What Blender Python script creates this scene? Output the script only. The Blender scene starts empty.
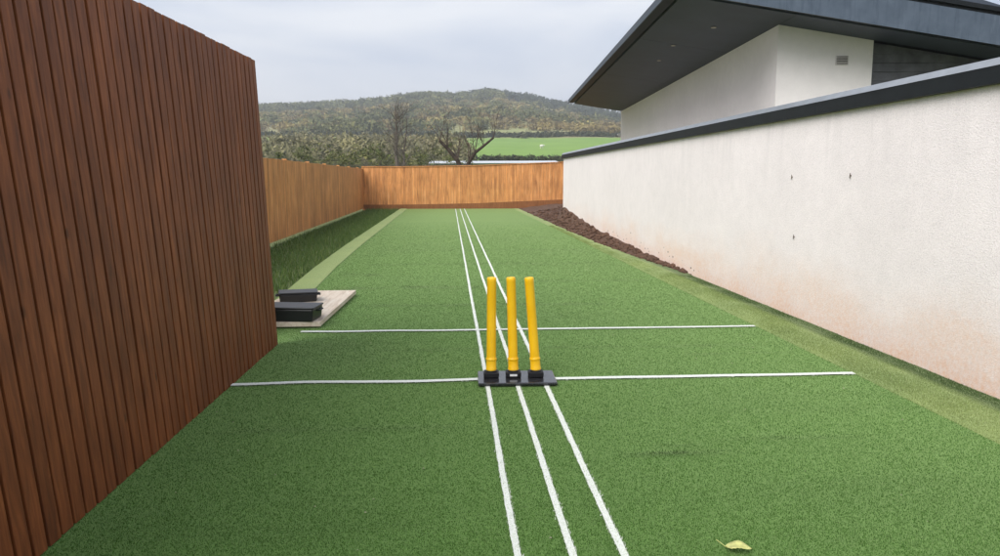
import bpy, bmesh, math, random
import numpy as np
from mathutils import Vector, Matrix, noise as mn

random.seed(7)
rng = np.random.default_rng(7)
R = math.radians
S = bpy.context.scene
COL = S.collection

# ------------------------------------------------------------------ helpers
def link(o, parent=None):
    COL.objects.link(o)
    if parent is not None:
        o.parent = parent
    return o

def tag(o, label=None, cat=None, group=None, kind=None):
    if label: o['label'] = label
    if cat: o['category'] = cat
    if group: o['group'] = group
    if kind: o['kind'] = kind
    return o

def empty(name, loc=(0, 0, 0), rz=0.0):
    o = bpy.data.objects.new(name, None)
    o.location = loc
    o.rotation_euler = (0, 0, rz)
    o.empty_display_size = 0.2
    return link(o)

class MB:
    """collects pieces of one part and links them as one mesh"""
    def __init__(self):
        self.v = []; self.f = []; self.t = []
    def add(self, vs, fs, tint=None):
        b = len(self.v)
        self.v += [tuple(p) for p in vs]
        self.f += [tuple(b + i for i in f) for f in fs]
        if tint is None: tint = random.random()
        self.t += [tint] * len(fs)
    def hexa(self, p, tint=None):
        # p: 4 bottom corners then 4 top corners, counter-clockwise from above
        self.add(p, [(3, 2, 1, 0), (4, 5, 6, 7), (0, 1, 5, 4), (1, 2, 6, 5), (2, 3, 7, 6), (3, 0, 4, 7)], tint)
    def box(self, x0, x1, y0, y1, z0, z1, tint=None):
        self.hexa([(x0, y0, z0), (x1, y0, z0), (x1, y1, z0), (x0, y1, z0),
                   (x0, y0, z1), (x1, y0, z1), (x1, y1, z1), (x0, y1, z1)], tint)
    def tube(self, p0, p1, r0, r1, n=6, caps=True, tint=None):
        p0 = Vector(p0); p1 = Vector(p1); d = (p1 - p0)
        if d.length < 1e-6: return
        d.normalize()
        a = d.orthogonal().normalized(); b = d.cross(a)
        vs = []
        for p, r in ((p0, r0), (p1, r1)):
            for k in range(n):
                t = 2 * math.pi * k / n
                vs.append(p + a * (math.cos(t) * r) + b * (math.sin(t) * r))
        fs = [(k, (k + 1) % n, n + (k + 1) % n, n + k) for k in range(n)]
        if caps:
            fs += [tuple(range(n))[::-1], tuple(range(n, 2 * n))]
        self.add(vs, fs, tint)
    def lathe(self, prof, c=(0, 0, 0), axis=None, n=24, tint=None):
        c = Vector(c)
        w = Vector(axis or (0, 0, 1)).normalized()
        a = w.orthogonal().normalized(); b = w.cross(a)
        vs = []
        for r, z in prof:
            for k in range(n):
                t = 2 * math.pi * k / n
                vs.append(c + w * z + a * (r * math.cos(t)) + b * (r * math.sin(t)))
        fs = []
        for i in range(len(prof) - 1):
            for k in range(n):
                k2 = (k + 1) % n
                fs.append((i * n + k, i * n + k2, (i + 1) * n + k2, (i + 1) * n + k))
        fs.append(tuple(range(n))[::-1])
        m = (len(prof) - 1) * n
        fs.append(tuple(range(m, m + n)))
        self.add(vs, fs, tint)
    def build(self, name, mat, parent=None, smooth=False, bevel=0.0, loc=None):
        me = bpy.data.meshes.new(name)
        me.from_pydata(self.v, [], self.f)
        at = me.attributes.new('tint', 'FLOAT', 'FACE')
        at.data.foreach_set('value', self.t)
        me.materials.append(mat)
        if smooth:
            me.polygons.foreach_set('use_smooth', [True] * len(me.polygons))
            try: me.set_sharp_from_angle(angle=R(40))
            except Exception: pass
        me.update()
        o = bpy.data.objects.new(name, me)
        if loc: o.location = loc
        link(o, parent)
        if bevel > 0:
            m = o.modifiers.new('Bevel', 'BEVEL')
            m.width = bevel; m.segments = 2; m.limit_method = 'ANGLE'; m.angle_limit = R(40)
        return o

def tri_cloud(name, verts, tint, mat, parent=None):
    """verts (N,3,3) -> one mesh of N loose triangles with a per-face tint"""
    n = len(verts)
    me = bpy.data.meshes.new(name)
    me.vertices.add(n * 3)
    me.vertices.foreach_set('co', verts.reshape(-1).astype(np.float32))
    me.loops.add(n * 3)
    me.loops.foreach_set('vertex_index', np.arange(n * 3, dtype=np.int32))
    me.polygons.add(n)
    me.polygons.foreach_set('loop_start', np.arange(0, n * 3, 3, dtype=np.int32))
    me.update(calc_edges=True)
    at = me.attributes.new('tint', 'FLOAT', 'FACE')
    at.data.foreach_set('value', np.asarray(tint, dtype=np.float32))
    me.materials.append(mat)
    me.validate()
    o = bpy.data.objects.new(name, me)
    return link(o, parent)

# ------------------------------------------------------------------ materials
class NT:
    def __init__(self, name):
        self.m = bpy.data.materials.new(name)
        self.m.use_nodes = True
        self.t = self.m.node_tree
        self.b = self.t.nodes['Principled BSDF']
    def n(self, kind, **kw):
        nd = self.t.nodes.new(kind)
        for k, v in kw.items():
            if k in nd.inputs.keys(): nd.inputs[k].default_value = v
            else: setattr(nd, k, v)
        return nd
    def l(self, a, b): self.t.links.new(a, b)
    def setp(self, **kw):
        for k, v in kw.items():
            self.b.inputs[k.replace('_', ' ')].default_value = v
    def coords(self, scale=(1, 1, 1), space='Object'):
        tc = self.n('ShaderNodeTexCoord'); mp = self.n('ShaderNodeMapping')
        mp.inputs['Scale'].default_value = scale
        self.l(tc.outputs[space], mp.inputs['Vector'])
        return mp.outputs['Vector']
    def pos(self, scale=(1, 1, 1)):
        g = self.n('ShaderNodeNewGeometry'); mp = self.n('ShaderNodeMapping')
        mp.inputs['Scale'].default_value = scale
        self.l(g.outputs['Position'], mp.inputs['Vector'])
        return mp.outputs['Vector']
    def noise(self, vec, scale, detail=4, rough=0.55, dist=0.0):
        nd = self.n('ShaderNodeTexNoise')
        nd.inputs['Scale'].default_value = scale
        nd.inputs['Detail'].default_value = detail
        nd.inputs['Roughness'].default_value = rough
        nd.inputs['Distortion'].default_value = dist
        self.l(vec, nd.inputs['Vector'])
        return nd.outputs['Fac']
    def ramp(self, fac, stops, interp='LINEAR'):
        r = self.n('ShaderNodeValToRGB')
        r.color_ramp.interpolation = interp
        e = r.color_ramp.elements
        while len(e) < len(stops): e.new(0.5)
        for el, (p, c) in zip(e, stops):
            el.position = p
            el.color = (c, c, c, 1) if isinstance(c, (int, float)) else (*c, 1)
        self.l(fac, r.inputs['Fac'])
        return r.outputs['Color']
    def mix(self, fac, a, b, mode='MIX'):
        m = self.n('ShaderNodeMix', data_type='RGBA', blend_type=mode)
        for sock, v in ((m.inputs[0], fac), (m.inputs[6], a), (m.inputs[7], b)):
            if isinstance(v, (int, float)): sock.default_value = v
            elif isinstance(v, tuple): sock.default_value = (*v, 1)
            else: self.l(v, sock)
        return m.outputs[2]
    def math(self, op, a, b=0.0, clamp=False):
        m = self.n('ShaderNodeMath', operation=op, use_clamp=clamp)
        for i, v in enumerate((a, b)):
            if isinstance(v, (int, float)): m.inputs[i].default_value = v
            else: self.l(v, m.inputs[i])
        return m.outputs[0]
    def attr(self, name='tint'):
        return self.n('ShaderNodeAttribute', attribute_name=name).outputs['Fac']
    def maprange(self, v, a, b, c=0.0, d=1.0):
        m = self.n('ShaderNodeMapRange')
        m.inputs['From Min'].default_value = a; m.inputs['From Max'].default_value = b
        m.inputs['To Min'].default_value = c; m.inputs['To Max'].default_value = d
        self.l(v, m.inputs['Value'])
        return m.outputs['Result']
    def bump(self, h, strength=0.3, dist=0.01, normal=None):
        b = self.n('ShaderNodeBump')
        b.inputs['Strength'].default_value = strength
        b.inputs['Distance'].default_value = dist
        self.l(h, b.inputs['Height'])
        if normal is not None: self.l(normal, b.inputs['Normal'])
        self.l(b.outputs['Normal'], self.b.inputs['Normal'])
        return b.outputs['Normal']
    def col(self, c):
        if isinstance(c, tuple): self.b.inputs['Base Color'].default_value = (*c, 1)
        else: self.l(c, self.b.inputs['Base Color'])

def mat_simple(name, c, rough=0.6, metal=0.0, spec=0.5, var=0.12, nscale=20, bump=0.1, bdist=0.002):
    k = NT(name)
    v = k.coords()
    nz = k.noise(v, nscale, 5)
    lo = tuple(x * (1 - var) for x in c); hi = tuple(min(1, x * (1 + var)) for x in c)
    k.col(k.ramp(nz, [(0.3, lo), (0.7, hi)]))
    k.setp(Roughness=rough, Metallic=metal)
    k.b.inputs['Specular IOR Level'].default_value = spec
    if bump: k.bump(nz, bump, bdist)
    return k.m

def mat_turf(name, base, fine=True, sheen=0.6, bands=True):
    k = NT(name)
    p = k.pos()
    n1 = k.noise(p, 0.55, 3)                      # broad patches
    n2 = k.noise(k.pos((0.25, 2.2, 1)), 1.3, 4, 0.6, 0.6)   # ridges lying across the pitch
    n3 = k.noise(p, 70, 4, 0.7)                   # grain
    n4 = k.noise(p, 300, 2, 0.8)
    b = base
    dk = tuple(x * 0.72 for x in b); lt = tuple(x * 1.28 for x in b)
    c = k.ramp(n3, [(0.28, dk), (0.5, b), (0.74, lt)])
    c = k.mix(0.75, c, k.ramp(n4, [(0.3, 0.55), (0.7, 1.45)]), 'MULTIPLY')
    c = k.mix(0.55, c, k.ramp(n1, [(0.3, (0.86, 0.88, 0.86)), (0.7, (1.12, 1.1, 1.0))]), 'MULTIPLY')
    if bands:
        c = k.mix(0.5, c, k.ramp(n2, [(0.34, (0.74, 0.78, 0.74)), (0.46, (1, 1, 1)), (0.6, (1, 1, 1)), (0.72, (1.12, 1.12, 1.05))]), 'MULTIPLY')
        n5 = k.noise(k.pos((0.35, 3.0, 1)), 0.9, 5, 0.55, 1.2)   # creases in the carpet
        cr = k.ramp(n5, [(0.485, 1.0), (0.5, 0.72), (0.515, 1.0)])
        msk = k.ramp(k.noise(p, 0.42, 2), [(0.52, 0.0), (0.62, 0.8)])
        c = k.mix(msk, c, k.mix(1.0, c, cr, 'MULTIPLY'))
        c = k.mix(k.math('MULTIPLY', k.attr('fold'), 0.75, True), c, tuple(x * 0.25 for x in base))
    k.col(c)
    k.setp(Roughness=0.9)
    k.b.inputs['Specular IOR Level'].default_value = 0.15
    k.b.inputs['Sheen Weight'].default_value = sheen
    k.b.inputs['Sheen Roughness'].default_value = 0.45
    k.b.inputs['Sheen Tint'].default_value = (0.75, 1.0, 0.45, 1)
    h = k.math('ADD', k.math('MULTIPLY', n3, 0.6), k.math('MULTIPLY', n4, 0.4))
    k.bump(h, 0.7, 0.006)
    return k.m

def mat_fibre(name, a, b, c):
    k = NT(name)
    base = k.ramp(k.attr(), [(0.0, tuple(x * 0.30 for x in a)), (0.22, a), (0.6, b), (1.0, c)])
    n1 = k.noise(k.pos(), 0.55, 3)
    k.col(k.mix(0.5, base, k.ramp(n1, [(0.3, 0.86), (0.7, 1.12)]), 'MULTIPLY'))
    k.setp(Roughness=0.6)
    k.b.inputs['Specular IOR Level'].default_value = 0.25
    k.b.inputs['Sheen Weight'].default_value = 0.28
    k.b.inputs['Sheen Roughness'].default_value = 0.35
    k.b.inputs['Sheen Tint'].default_value = (0.75, 1.0, 0.45, 1)
    return k.m

def mat_boards(name, a, b, c, rough=0.5, spec=0.5, axis_scale=(14, 14, 0.9), coat=0.0):
    """stained timber, grain runs along z, each board its own tint"""
    k = NT(name)
    t = k.attr()
    tc = k.n('ShaderNodeTexCoord')
    off = k.n('ShaderNodeVectorMath', operation='ADD')
    cmb = k.n('ShaderNodeCombineXYZ')
    k.l(k.math('MULTIPLY', t, 37.0), cmb.inputs[0]); k.l(k.math('MULTIPLY', t, 91.0), cmb.inputs[2])
    k.l(tc.outputs['Object'], off.inputs[0]); k.l(cmb.outputs[0], off.inputs[1])
    mp = k.n('ShaderNodeMapping'); mp.inputs['Scale'].default_value = axis_scale
    k.l(off.outputs[0], mp.inputs['Vector'])
    g = k.noise(mp.outputs['Vector'], 3.0, 6, 0.6, 0.5)
    g2 = k.noise(tc.outputs['Object'], 1.6, 4)
    c0 = k.ramp(g, [(0.28, a), (0.5, b), (0.75, c)])
    c0 = k.mix(0.8, c0, k.ramp(t, [(0.0, (0.82, 0.80, 0.78)), (0.5, (1, 1, 1)), (1.0, (1.16, 1.14, 1.08))]), 'MULTIPLY')
    c0 = k.mix(0.6, c0, k.ramp(g2, [(0.3, 0.75), (0.7, 1.2)]), 'MULTIPLY')
    kn = k.n('ShaderNodeTexVoronoi'); kn.inputs['Scale'].default_value = 1.4
    mp2 = k.n('ShaderNodeMapping'); mp2.inputs['Scale'].default_value = (3.5, 3.5, 1.6)
    k.l(off.outputs[0], mp2.inputs['Vector']); k.l(mp2.outputs['Vector'], kn.inputs['Vector'])
    kd = k.ramp(kn.outputs['Distance'], [(0.03, 0.35), (0.075, 1.0)])
    c0 = k.mix(0.8, c0, kd, 'MULTIPLY')
    k.col(c0)
    k.setp(Roughness=rough)
    k.b.inputs['Specular IOR Level'].default_value = spec
    k.b.inputs['Coat Weight'].default_value = coat
    k.b.inputs['Coat Roughness'].default_value = 0.3
    k.bump(g, 0.35, 0.003)
    return k.m

def mat_render_wall(name, base, stain=True, grain=1.0):
    k = NT(name)
    p = k.pos()
    n1 = k.noise(p, 0.7, 4)
    n2 = k.noise(p, 75, 3, 0.7)
    n3 = k.noise(p, 6, 5)
    c = k.ramp(n1, [(0.3, tuple(x * 0.93 for x in base)), (0.7, base)])
    c = k.mix(0.5, c, k.ramp(n3, [(0.3, 0.93), (0.65, 1.03)]), 'MULTIPLY')
    c = k.mix(0.6 * grain, c, k.ramp(n2, [(0.32, 0.78), (0.55, 1.03)]), 'MULTIPLY')
    if stain:
        # red soil splashed up the foot of the wall, a stain with a ragged edge
        sx = k.n('ShaderNodeSeparateXYZ'); g = k.n('ShaderNodeNewGeometry')
        k.l(g.outputs['Position'], sx.inputs[0])
        ned = k.noise(k.pos((1, 0.55, 1.2)), 1.7, 5, 0.6)
        hh = k.math('ADD', sx.outputs['Z'], k.math('MULTIPLY', k.math('SUBTRACT', ned, 0.5), -1.0))
        f = k.ramp(k.maprange(hh, -0.1, 0.75), [(0.0, 0.9), (0.3, 0.5), (0.65, 0.16), (1.0, 0.0)])
        spl = k.ramp(k.noise(p, 28, 4, 0.7), [(0.35, 0.45), (0.65, 1.0)])
        f = k.mix(1.0, f, spl, 'MULTIPLY')
        c = k.mix(f, c, (0.78, 0.47, 0.29))
        # faint run marks down from the coping
        rn = k.noise(k.pos((1, 5.0, 0.35)), 1.6, 4)
        top = k.ramp(k.maprange(sx.outputs['Z'], 1.1, 2.0), [(0.0, 0.0), (1.0, 0.5)])
        rr = k.mix(1.0, top, k.ramp(rn, [(0.5, 0.0), (0.7, 1.0)]), 'MULTIPLY')
        c = k.mix(rr, c, tuple(x * 0.8 for x in base))
    k.col(c)
    k.setp(Roughness=0.92)
    k.b.inputs['Specular IOR Level'].default_value = 0.2
    vo = k.n('ShaderNodeTexVoronoi'); vo.inputs['Scale'].default_value = 110
    k.l(p, vo.inputs['Vector'])
    h = k.math('ADD', k.math('MULTIPLY', n2, 0.7), k.math('MULTIPLY', vo.outputs['Distance'], 0.5))
    k.bump(h, 0.55 * grain, 0.006)
    return k.m

def mat_leafy(name, a, b, c, trans=0.0, nscale=0.02):
    k = NT(name)
    base = k.ramp(k.attr(), [(0.0, a), (0.5, b), (1.0, c)])
    n = k.noise(k.pos(), nscale, 4)
    base = k.mix(0.6, base, k.ramp(n, [(0.3, (0.75, 0.8, 0.8)), (0.7, (1.25, 1.15, 1.0))]), 'MULTIPLY')
    k.col(base)
    k.setp(Roughness=0.8)
    k.b.inputs['Specular IOR Level'].default_value = 0.15
    return k.m

M = {}
TURF = (0.066, 0.150, 0.025)
M['turf'] = mat_turf('turf_green', TURF)
M['strip'] = mat_turf('turf_offcut_pale', (0.185, 0.235, 0.075), bands=False, sheen=0.3)
M['fibre'] = mat_fibre('turf_fibre', (0.052, 0.124, 0.020), (0.066, 0.155, 0.025), (0.092, 0.198, 0.036))
M['line'] = None
k = NT('line_white')
p = k.pos(); nz = k.noise(p, 90, 4, 0.7)
k.col(k.ramp(nz, [(0.3, (0.62, 0.66, 0.56)), (0.55, (0.8, 0.82, 0.76))])); k.setp(Roughness=0.85); k.bump(nz, 0.6, 0.005)
M['line'] = k.m
M['line_fibre'] = mat_fibre('line_fibre', (0.5, 0.56, 0.42), (0.76, 0.8, 0.7), (0.85, 0.86, 0.8))
M['fence_dark'] = mat_boards('timber_dark_brown', (0.105, 0.032, 0.011), (0.18, 0.055, 0.018), (0.27, 0.088, 0.028), rough=0.55, spec=0.25)
M['fence_back'] = mat_boards('backing_gap_shade', (0.010, 0.003, 0.003), (0.014, 0.004, 0.004), (0.02, 0.006, 0.005), rough=0.7, spec=0.2)  # shade of the gaps between boards painted in as a near-black backing colour
M['fence_orange'] = mat_boards('timber_orange', (0.38, 0.165, 0.065), (0.62, 0.275, 0.095), (0.74, 0.38, 0.16), rough=0.7, spec=0.2, axis_scale=(4, 4, 0.5))
M['fence_mid'] = mat_boards('timber_mid_brown', (0.20, 0.085, 0.035), (0.30, 0.125, 0.048), (0.38, 0.165, 0.065), rough=0.7, spec=0.2)
M['wall'] = mat_render_wall('roughcast_white', (0.93, 0.855, 0.84))
M['house_wall'] = mat_render_wall('smooth_render_white', (0.93, 0.88, 0.85), stain=False, grain=0.3)
M['black'] = mat_simple('black_coated_metal', (0.007, 0.009, 0.011), 0.55, 0.0, 0.25, 0.3, 8)
M['lip'] = mat_simple('grey_coping_metal', (0.30, 0.32, 0.34), 0.35, 0.4, 0.5, 0.12, 6, 0.03)
M['soffit'] = mat_simple('soffit_dark_grey', (0.050, 0.062, 0.085), 0.55, 0.0, 0.4, 0.12, 2.0, 0.05)
M['slate'] = mat_simple('slate_cladding', (0.12, 0.12, 0.13), 0.5, 0, 0.5, 0.35, 5, 0.3, 0.004)
k = NT('fascia_blue_grey')
n = k.noise(k.coords((1.2, 1.2, 1)), 3.0, 5, 0.6)
st = k.noise(k.coords((9, 9, 0.8)), 2.2, 6, 0.65, 0.4)
c = k.ramp(n, [(0.3, (0.062, 0.084, 0.115)), (0.7, (0.098, 0.126, 0.165))])
c = k.mix(0.45, c, k.ramp(st, [(0.38, (0.5, 0.55, 0.6)), (0.5, (1, 1, 1))]), 'MULTIPLY')
k.col(c); k.setp(Roughness=0.38, Metallic=0.1); k.bump(st, 0.08, 0.01)
M['fascia'] = k.m
M['vent'] = mat_simple('vent_plastic', (0.62, 0.58, 0.56), 0.6)
M['yellow'] = mat_simple('stump_yellow', (0.95, 0.50, 0.006), 0.38, 0, 0.5, 0.07, 30, 0.05, 0.001)
k = NT('rubber_base')
nz = k.noise(k.coords(), 60, 4)
k.col(k.ramp(nz, [(0.3, (0.014, 0.014, 0.016)), (0.7, (0.03, 0.03, 0.034))]))
k.l(k.ramp(k.noise(k.coords(), 9, 4), [(0.3, 0.10), (0.7, 0.24)]), k.b.inputs['Roughness'])
k.b.inputs['Specular IOR Level'].default_value = 0.8
M['rubber'] = k.m
k = NT('stump_yellow')
v = k.coords(); a_ = k.noise(v, 9, 5); b_ = k.noise(k.coords((30, 30, 3)), 2.5, 5, 0.7)
c = k.ramp(a_, [(0.3, (0.90, 0.49, 0.006)), (0.7, (0.98, 0.58, 0.012))])
c = k.mix(k.ramp(b_, [(0.60, 0.0), (0.68, 0.35)]), c, (0.45, 0.25, 0.05))       # scuffs
c = k.mix(k.ramp(k.noise(v, 22, 3), [(0.70, 0.0), (0.76, 0.5)]), c, (0.30, 0.14, 0.04))   # ball marks
k.col(c); k.l(k.ramp(a_, [(0.3, 0.32), (0.7, 0.5)]), k.b.inputs['Roughness'])
M['yellow'] = k.m
M['holder'] = mat_simple('holder_rubber', (0.010, 0.010, 0.012), 0.55, 0, 0.3)
M['label'] = mat_simple('label_white', (0.75, 0.75, 0.75), 0.5)
M['ply'] = mat_boards('pale_plywood', (0.50, 0.40, 0.30), (0.66, 0.56, 0.45), (0.74, 0.68, 0.58), rough=0.75, spec=0.2, axis_scale=(10, 0.8, 10))
M['bin'] = mat_simple('black_plastic', (0.008, 0.009, 0.010), 0.4, 0, 0.5)
M['bark'] = mat_simple('bark_dark', (0.055, 0.042, 0.032), 0.9, 0, 0.1, 0.4, 6, 0.5, 0.02)
M['bark_mid'] = mat_simple('bark_brown', (0.085, 0.066, 0.052), 0.9, 0, 0.1, 0.4, 6, 0.5, 0.02)
M['bark_grey'] = mat_simple('bark_grey', (0.135, 0.115, 0.095), 0.9, 0, 0.1, 0.3, 6, 0.5, 0.02)
M['ivy'] = mat_leafy('ivy_leaves', (0.045, 0.06, 0.02), (0.10, 0.12, 0.04), (0.24, 0.22, 0.09), nscale=0.8)
M['conifer'] = mat_leafy('conifer_needles', (0.035, 0.052, 0.036), (0.055, 0.075, 0.048), (0.09, 0.105, 0.06))
M['olive'] = mat_leafy('autumn_olive', (0.06, 0.075, 0.04), (0.12, 0.135, 0.06), (0.24, 0.24, 0.10))
M['scrub'] = mat_leafy('brown_scrub', (0.13, 0.105, 0.055), (0.24, 0.19, 0.085), (0.40, 0.35, 0.14), nscale=0.03)
M['hedge'] = mat_leafy('hedge_leaves', (0.035, 0.045, 0.03), (0.06, 0.07, 0.04), (0.1, 0.1, 0.05), nscale=0.05)
M['grassblade'] = mat_fibre('verge_grass', (0.05, 0.09, 0.02), (0.09, 0.16, 0.035), (0.2, 0.24, 0.07))
k = NT('soil_brown')
p = k.pos(); a = k.noise(p, 7, 6, 0.65); b = k.noise(p, 45, 4, 0.7)
k.col(k.mix(0.7, k.ramp(a, [(0.3, (0.070, 0.036, 0.022)), (0.7, (0.17, 0.092, 0.058))]), k.ramp(b, [(0.3, 0.6), (0.7, 1.3)]), 'MULTIPLY'))
k.setp(Roughness=0.95); k.bump(k.math('ADD', a, k.math('MULTIPLY', b, 0.5)), 0.9, 0.05)
M['soil'] = k.m
M['leaf'] = mat_simple('leaf_yellow', (0.56, 0.56, 0.20), 0.5, 0, 0.4, 0.25, 40, 0.2)
M['wool'] = mat_simple('wool', (0.7, 0.68, 0.62), 0.9)
M['shed_roof'] = mat_simple('pale_sheet_metal', (0.62, 0.64, 0.67), 0.5, 0.1)
M['shed_wall'] = mat_simple('dark_boarding', (0.06, 0.06, 0.055), 0.8)
M['lamp_white'] = mat_simple('white_plastic', (0.75, 0.75, 0.74), 0.4)
M['downlight'] = mat_simple('downlight_rim', (0.5, 0.44, 0.36), 0.35, 0.6)

# ------------------------------------------------------------------ terrain
RX = [-1500, -600, -300, -150, -74, -31, 18, 35, 60, 81, 104, 136, 167, 210, 300, 600, 1500]
RZ = [20, 45, 58, 66, 71, 77.5, 78.5, 82, 79, 76, 70, 65.5, 58, 46, 34, 22, 12]
def terrain_z(x, y):
    if y < 60: return -0.06
    if y <= 300:
        z = 16.5 * ((y - 60) / 240) ** 1.14
    elif y <= 760:
        # ridge above sight line x scaled to the ridge's distance
        H = float(np.interp(x * 750 / y, RX, RZ))
        t = (y - 300) / 460
        z = 16.5 + (H - 16.5) * t ** 0.97
    else:
        H = float(np.interp(x * 750 / y, RX, RZ))
        z = H * math.exp(-((y - 760) / 500) ** 2) - (y - 760) * 0.005
    n = mn.noise(Vector((x * 0.012, y * 0.012, 0.3))) * 2.2 + mn.noise(Vector((x * 0.05, y * 0.05, 2.3))) * 0.7
    return z - 0.06 + n * min(1.0, max(0.0, (y - 120) / 250))

xs = sorted(set([-3000, -2000, -1500, -1100, -800, -600] + list(range(-450, 451, 9)) + [600, 800, 1100, 1500, 2000, 3000]))
ys = sorted(set([-400, -150, -60, -20, 0, 20, 36] + list(range(44, 130, 10)) + list(range(130, 310, 8)) + list(range(310, 800, 7)) + [820, 860, 920, 1000, 1150, 1400, 1800, 2400, 3200]))
vs = [(x, y, terrain_z(x, y)) for y in ys for x in xs]
nx = len(xs)
fs = [(j * nx + i, j * nx + i + 1, (j + 1) * nx + i + 1, (j + 1) * nx + i) for j in range(len(ys) - 1) for i in range(nx - 1)]
k = NT('countryside_ground')
g = k.n('ShaderNodeNewGeometry'); sx = k.n('ShaderNodeSeparateXYZ'); k.l(g.outputs['Position'], sx.inputs[0])
p = k.pos()
grass = k.ramp(k.noise(p, 0.06, 5), [(0.3, (0.145, 0.26, 0.042)), (0.7, (0.21, 0.34, 0.055))])
scrub = k.ramp(k.noise(k.pos((1, 0.4, 1)), 0.016, 5, 0.6), [(0.3, (0.15, 0.21, 0.07)), (0.45, (0.30, 0.30, 0.12)), (0.58, (0.22, 0.19, 0.09)), (0.75, (0.38, 0.39, 0.17))])
edge = k.math('ADD', sx.outputs['Y'], k.math('MULTIPLY', k.noise(p, 0.03, 2), 12.0))
f = k.maprange(edge, 308, 314)
c = k.mix(f, grass, scrub)
yard = k.ramp(k.noise(p, 1.5, 5), [(0.3, (0.07, 0.10, 0.03)), (0.7, (0.13, 0.16, 0.05))])
c = k.mix(k.maprange(sx.outputs['Y'], 55, 75), yard, c)
k.col(c); k.setp(Roughness=0.95); k.bump(k.noise(p, 0.8, 5, 0.7), 0.5, 0.3)
me = bpy.data.meshes.new('ground'); me.from_pydata(vs, [], fs); me.materials.append(k.m)
me.polygons.foreach_set('use_smooth', [True] * len(me.polygons)); me.update()
tag(link(bpy.data.objects.new('ground', me)), kind='structure')

# ------------------------------------------------------------------ turf pitch
XR = 2.87                                   # right edge of the main carpet
def XL(y):                                  # left edge
    return float(np.interp(y, [0, 3, 6.0, 7.0, 12, 16, 36], [-1.57, -1.55, -1.47, -1.62, -1.80, -1.86, -1.95]))
FARY = 34.6
# folds in the carpet: low ridges with the pile coloured darker
def folds(X, Y):
    DK = np.zeros(len(X))
    for (xa, xb, y0, amp, fr, wd, st_) in ((0.80, 1.55, 3.62, 0.03, 2.5, 0.020, 0.95), (1.35, 2.3, 3.80, 0.03, 2.2, 0.016, 0.7), (1.0, 1.4, 3.72, 0.02, 4, 0.012, 0.8),
        (-1.4, 0.2, 4.10, 0.05, 1.5, 0.020, 0.45), (-1.1, 1.9, 8.2, 0.07, 1.2, 0.05, 0.7), (-1.6, 0.5, 9.6, 0.08, 1.2, 0.07, 0.8), (0.9, 2.8, 10.1, 0.08, 1.3, 0.06, 0.6),
        (-0.9, 2.6, 6.05, 0.05, 1.4, 0.025, 0.5), (-1.7, -0.9, 10.9, 0.05, 1.5, 0.09, 0.8), (-1.5, 2.7, 12.2, 0.1, 0.9, 0.08, 0.5), (-1.5, 2.7, 14.6, 0.1, 0.8, 0.1, 0.45), (-1.5, 2.7, 17.5, 0.1, 0.8, 0.12, 0.4), (1.7, 2.75, 5.75, 0.03, 2, 0.02, 0.5)):
        xs_ = np.linspace(xa, xb, 120)
        ys_ = np.array([y0 + amp * (mn.noise(Vector((q * fr, y0, 3))) + 0.4 * mn.noise(Vector((q * fr * 4, y0, 9)))) for q in xs_])
        yy = np.interp(X, xs_, ys_, left=99, right=99)
        endf = np.clip(np.minimum(X - xa, xb - X) / 0.25, 0, 1)
        loc = np.array([0.75 + 0.9 * mn.noise(Vector((q * 5, y0, 13))) for q in xs_]); lf_ = np.clip(np.interp(X, xs_, loc), 0.1, 1)
        DK = np.maximum(DK, np.exp(-((Y - yy) / (wd * 1.9)) ** 2) * st_ * endf * lf_)
    for (cx_, cy_, rx, ry, st_) in ((-0.45, 3.1, 0.5, 0.25, 0.16), (1.9, 3.0, 0.6, 0.3, 0.14), (1.2, 7.6, 0.9, 0.5, 0.2), (-0.8, 6.2, 0.5, 0.5, 0.2), (2.0, 4.5, 0.5, 0.25, 0.14), (0.1, 9.0, 1.2, 0.6, 0.15)):
        DK = np.maximum(DK, st_ * np.exp(-((X - cx_) / rx) ** 2 - ((Y - cy_) / ry) ** 2))

    return DK
def turf_z(x, y):
    z = 0.002 * mn.noise(Vector((x * 0.5, y * 1.3, 0)))
    return z
ysT = [-2 + 0.25 * i for i in range(int((FARY + 2) / 0.25) + 1)]
ysM = []
y = -2.0
while y < FARY:
    ysM.append(y); y += 0.03 if 2 < y < 19 else 0.3
ysM.append(FARY)
nX = 56
GX = []; GY = []
for y in ysM:
    a = XL(y)
    for i in range(nX + 1):
        GX.append(a + (XR - a) * i / nX); GY.append(y)
FOLD = folds(np.array(GX), np.array(GY))
vs = [(GX[i], GY[i], 0.012 + 0.007 * float(FOLD[i]) * (0 if i % (nX + 1) in (0, nX) else 1)) for i in range(len(GX))]
fs = []
for j in range(len(ysM) - 1):
    for i in range(nX):
        q = j * (nX + 1) + i
        fs.append((q, q + 1, q + nX + 2, q + nX + 1))
me = bpy.data.meshes.new('turf_pitch'); me.from_pydata(vs, [], fs); me.materials.append(M['turf'])
at_ = me.attributes.new('fold', 'FLOAT', 'POINT'); at_.data.foreach_set('value', FOLD.astype(np.float32))
me.polygons.foreach_set('use_smooth', [True] * len(me.polygons)); me.update()
tag(link(bpy.data.objects.new('turf_pitch', me)), kind='structure')

WX = 3.47                                   # face of the white wall
WEND = 23.2
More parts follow.
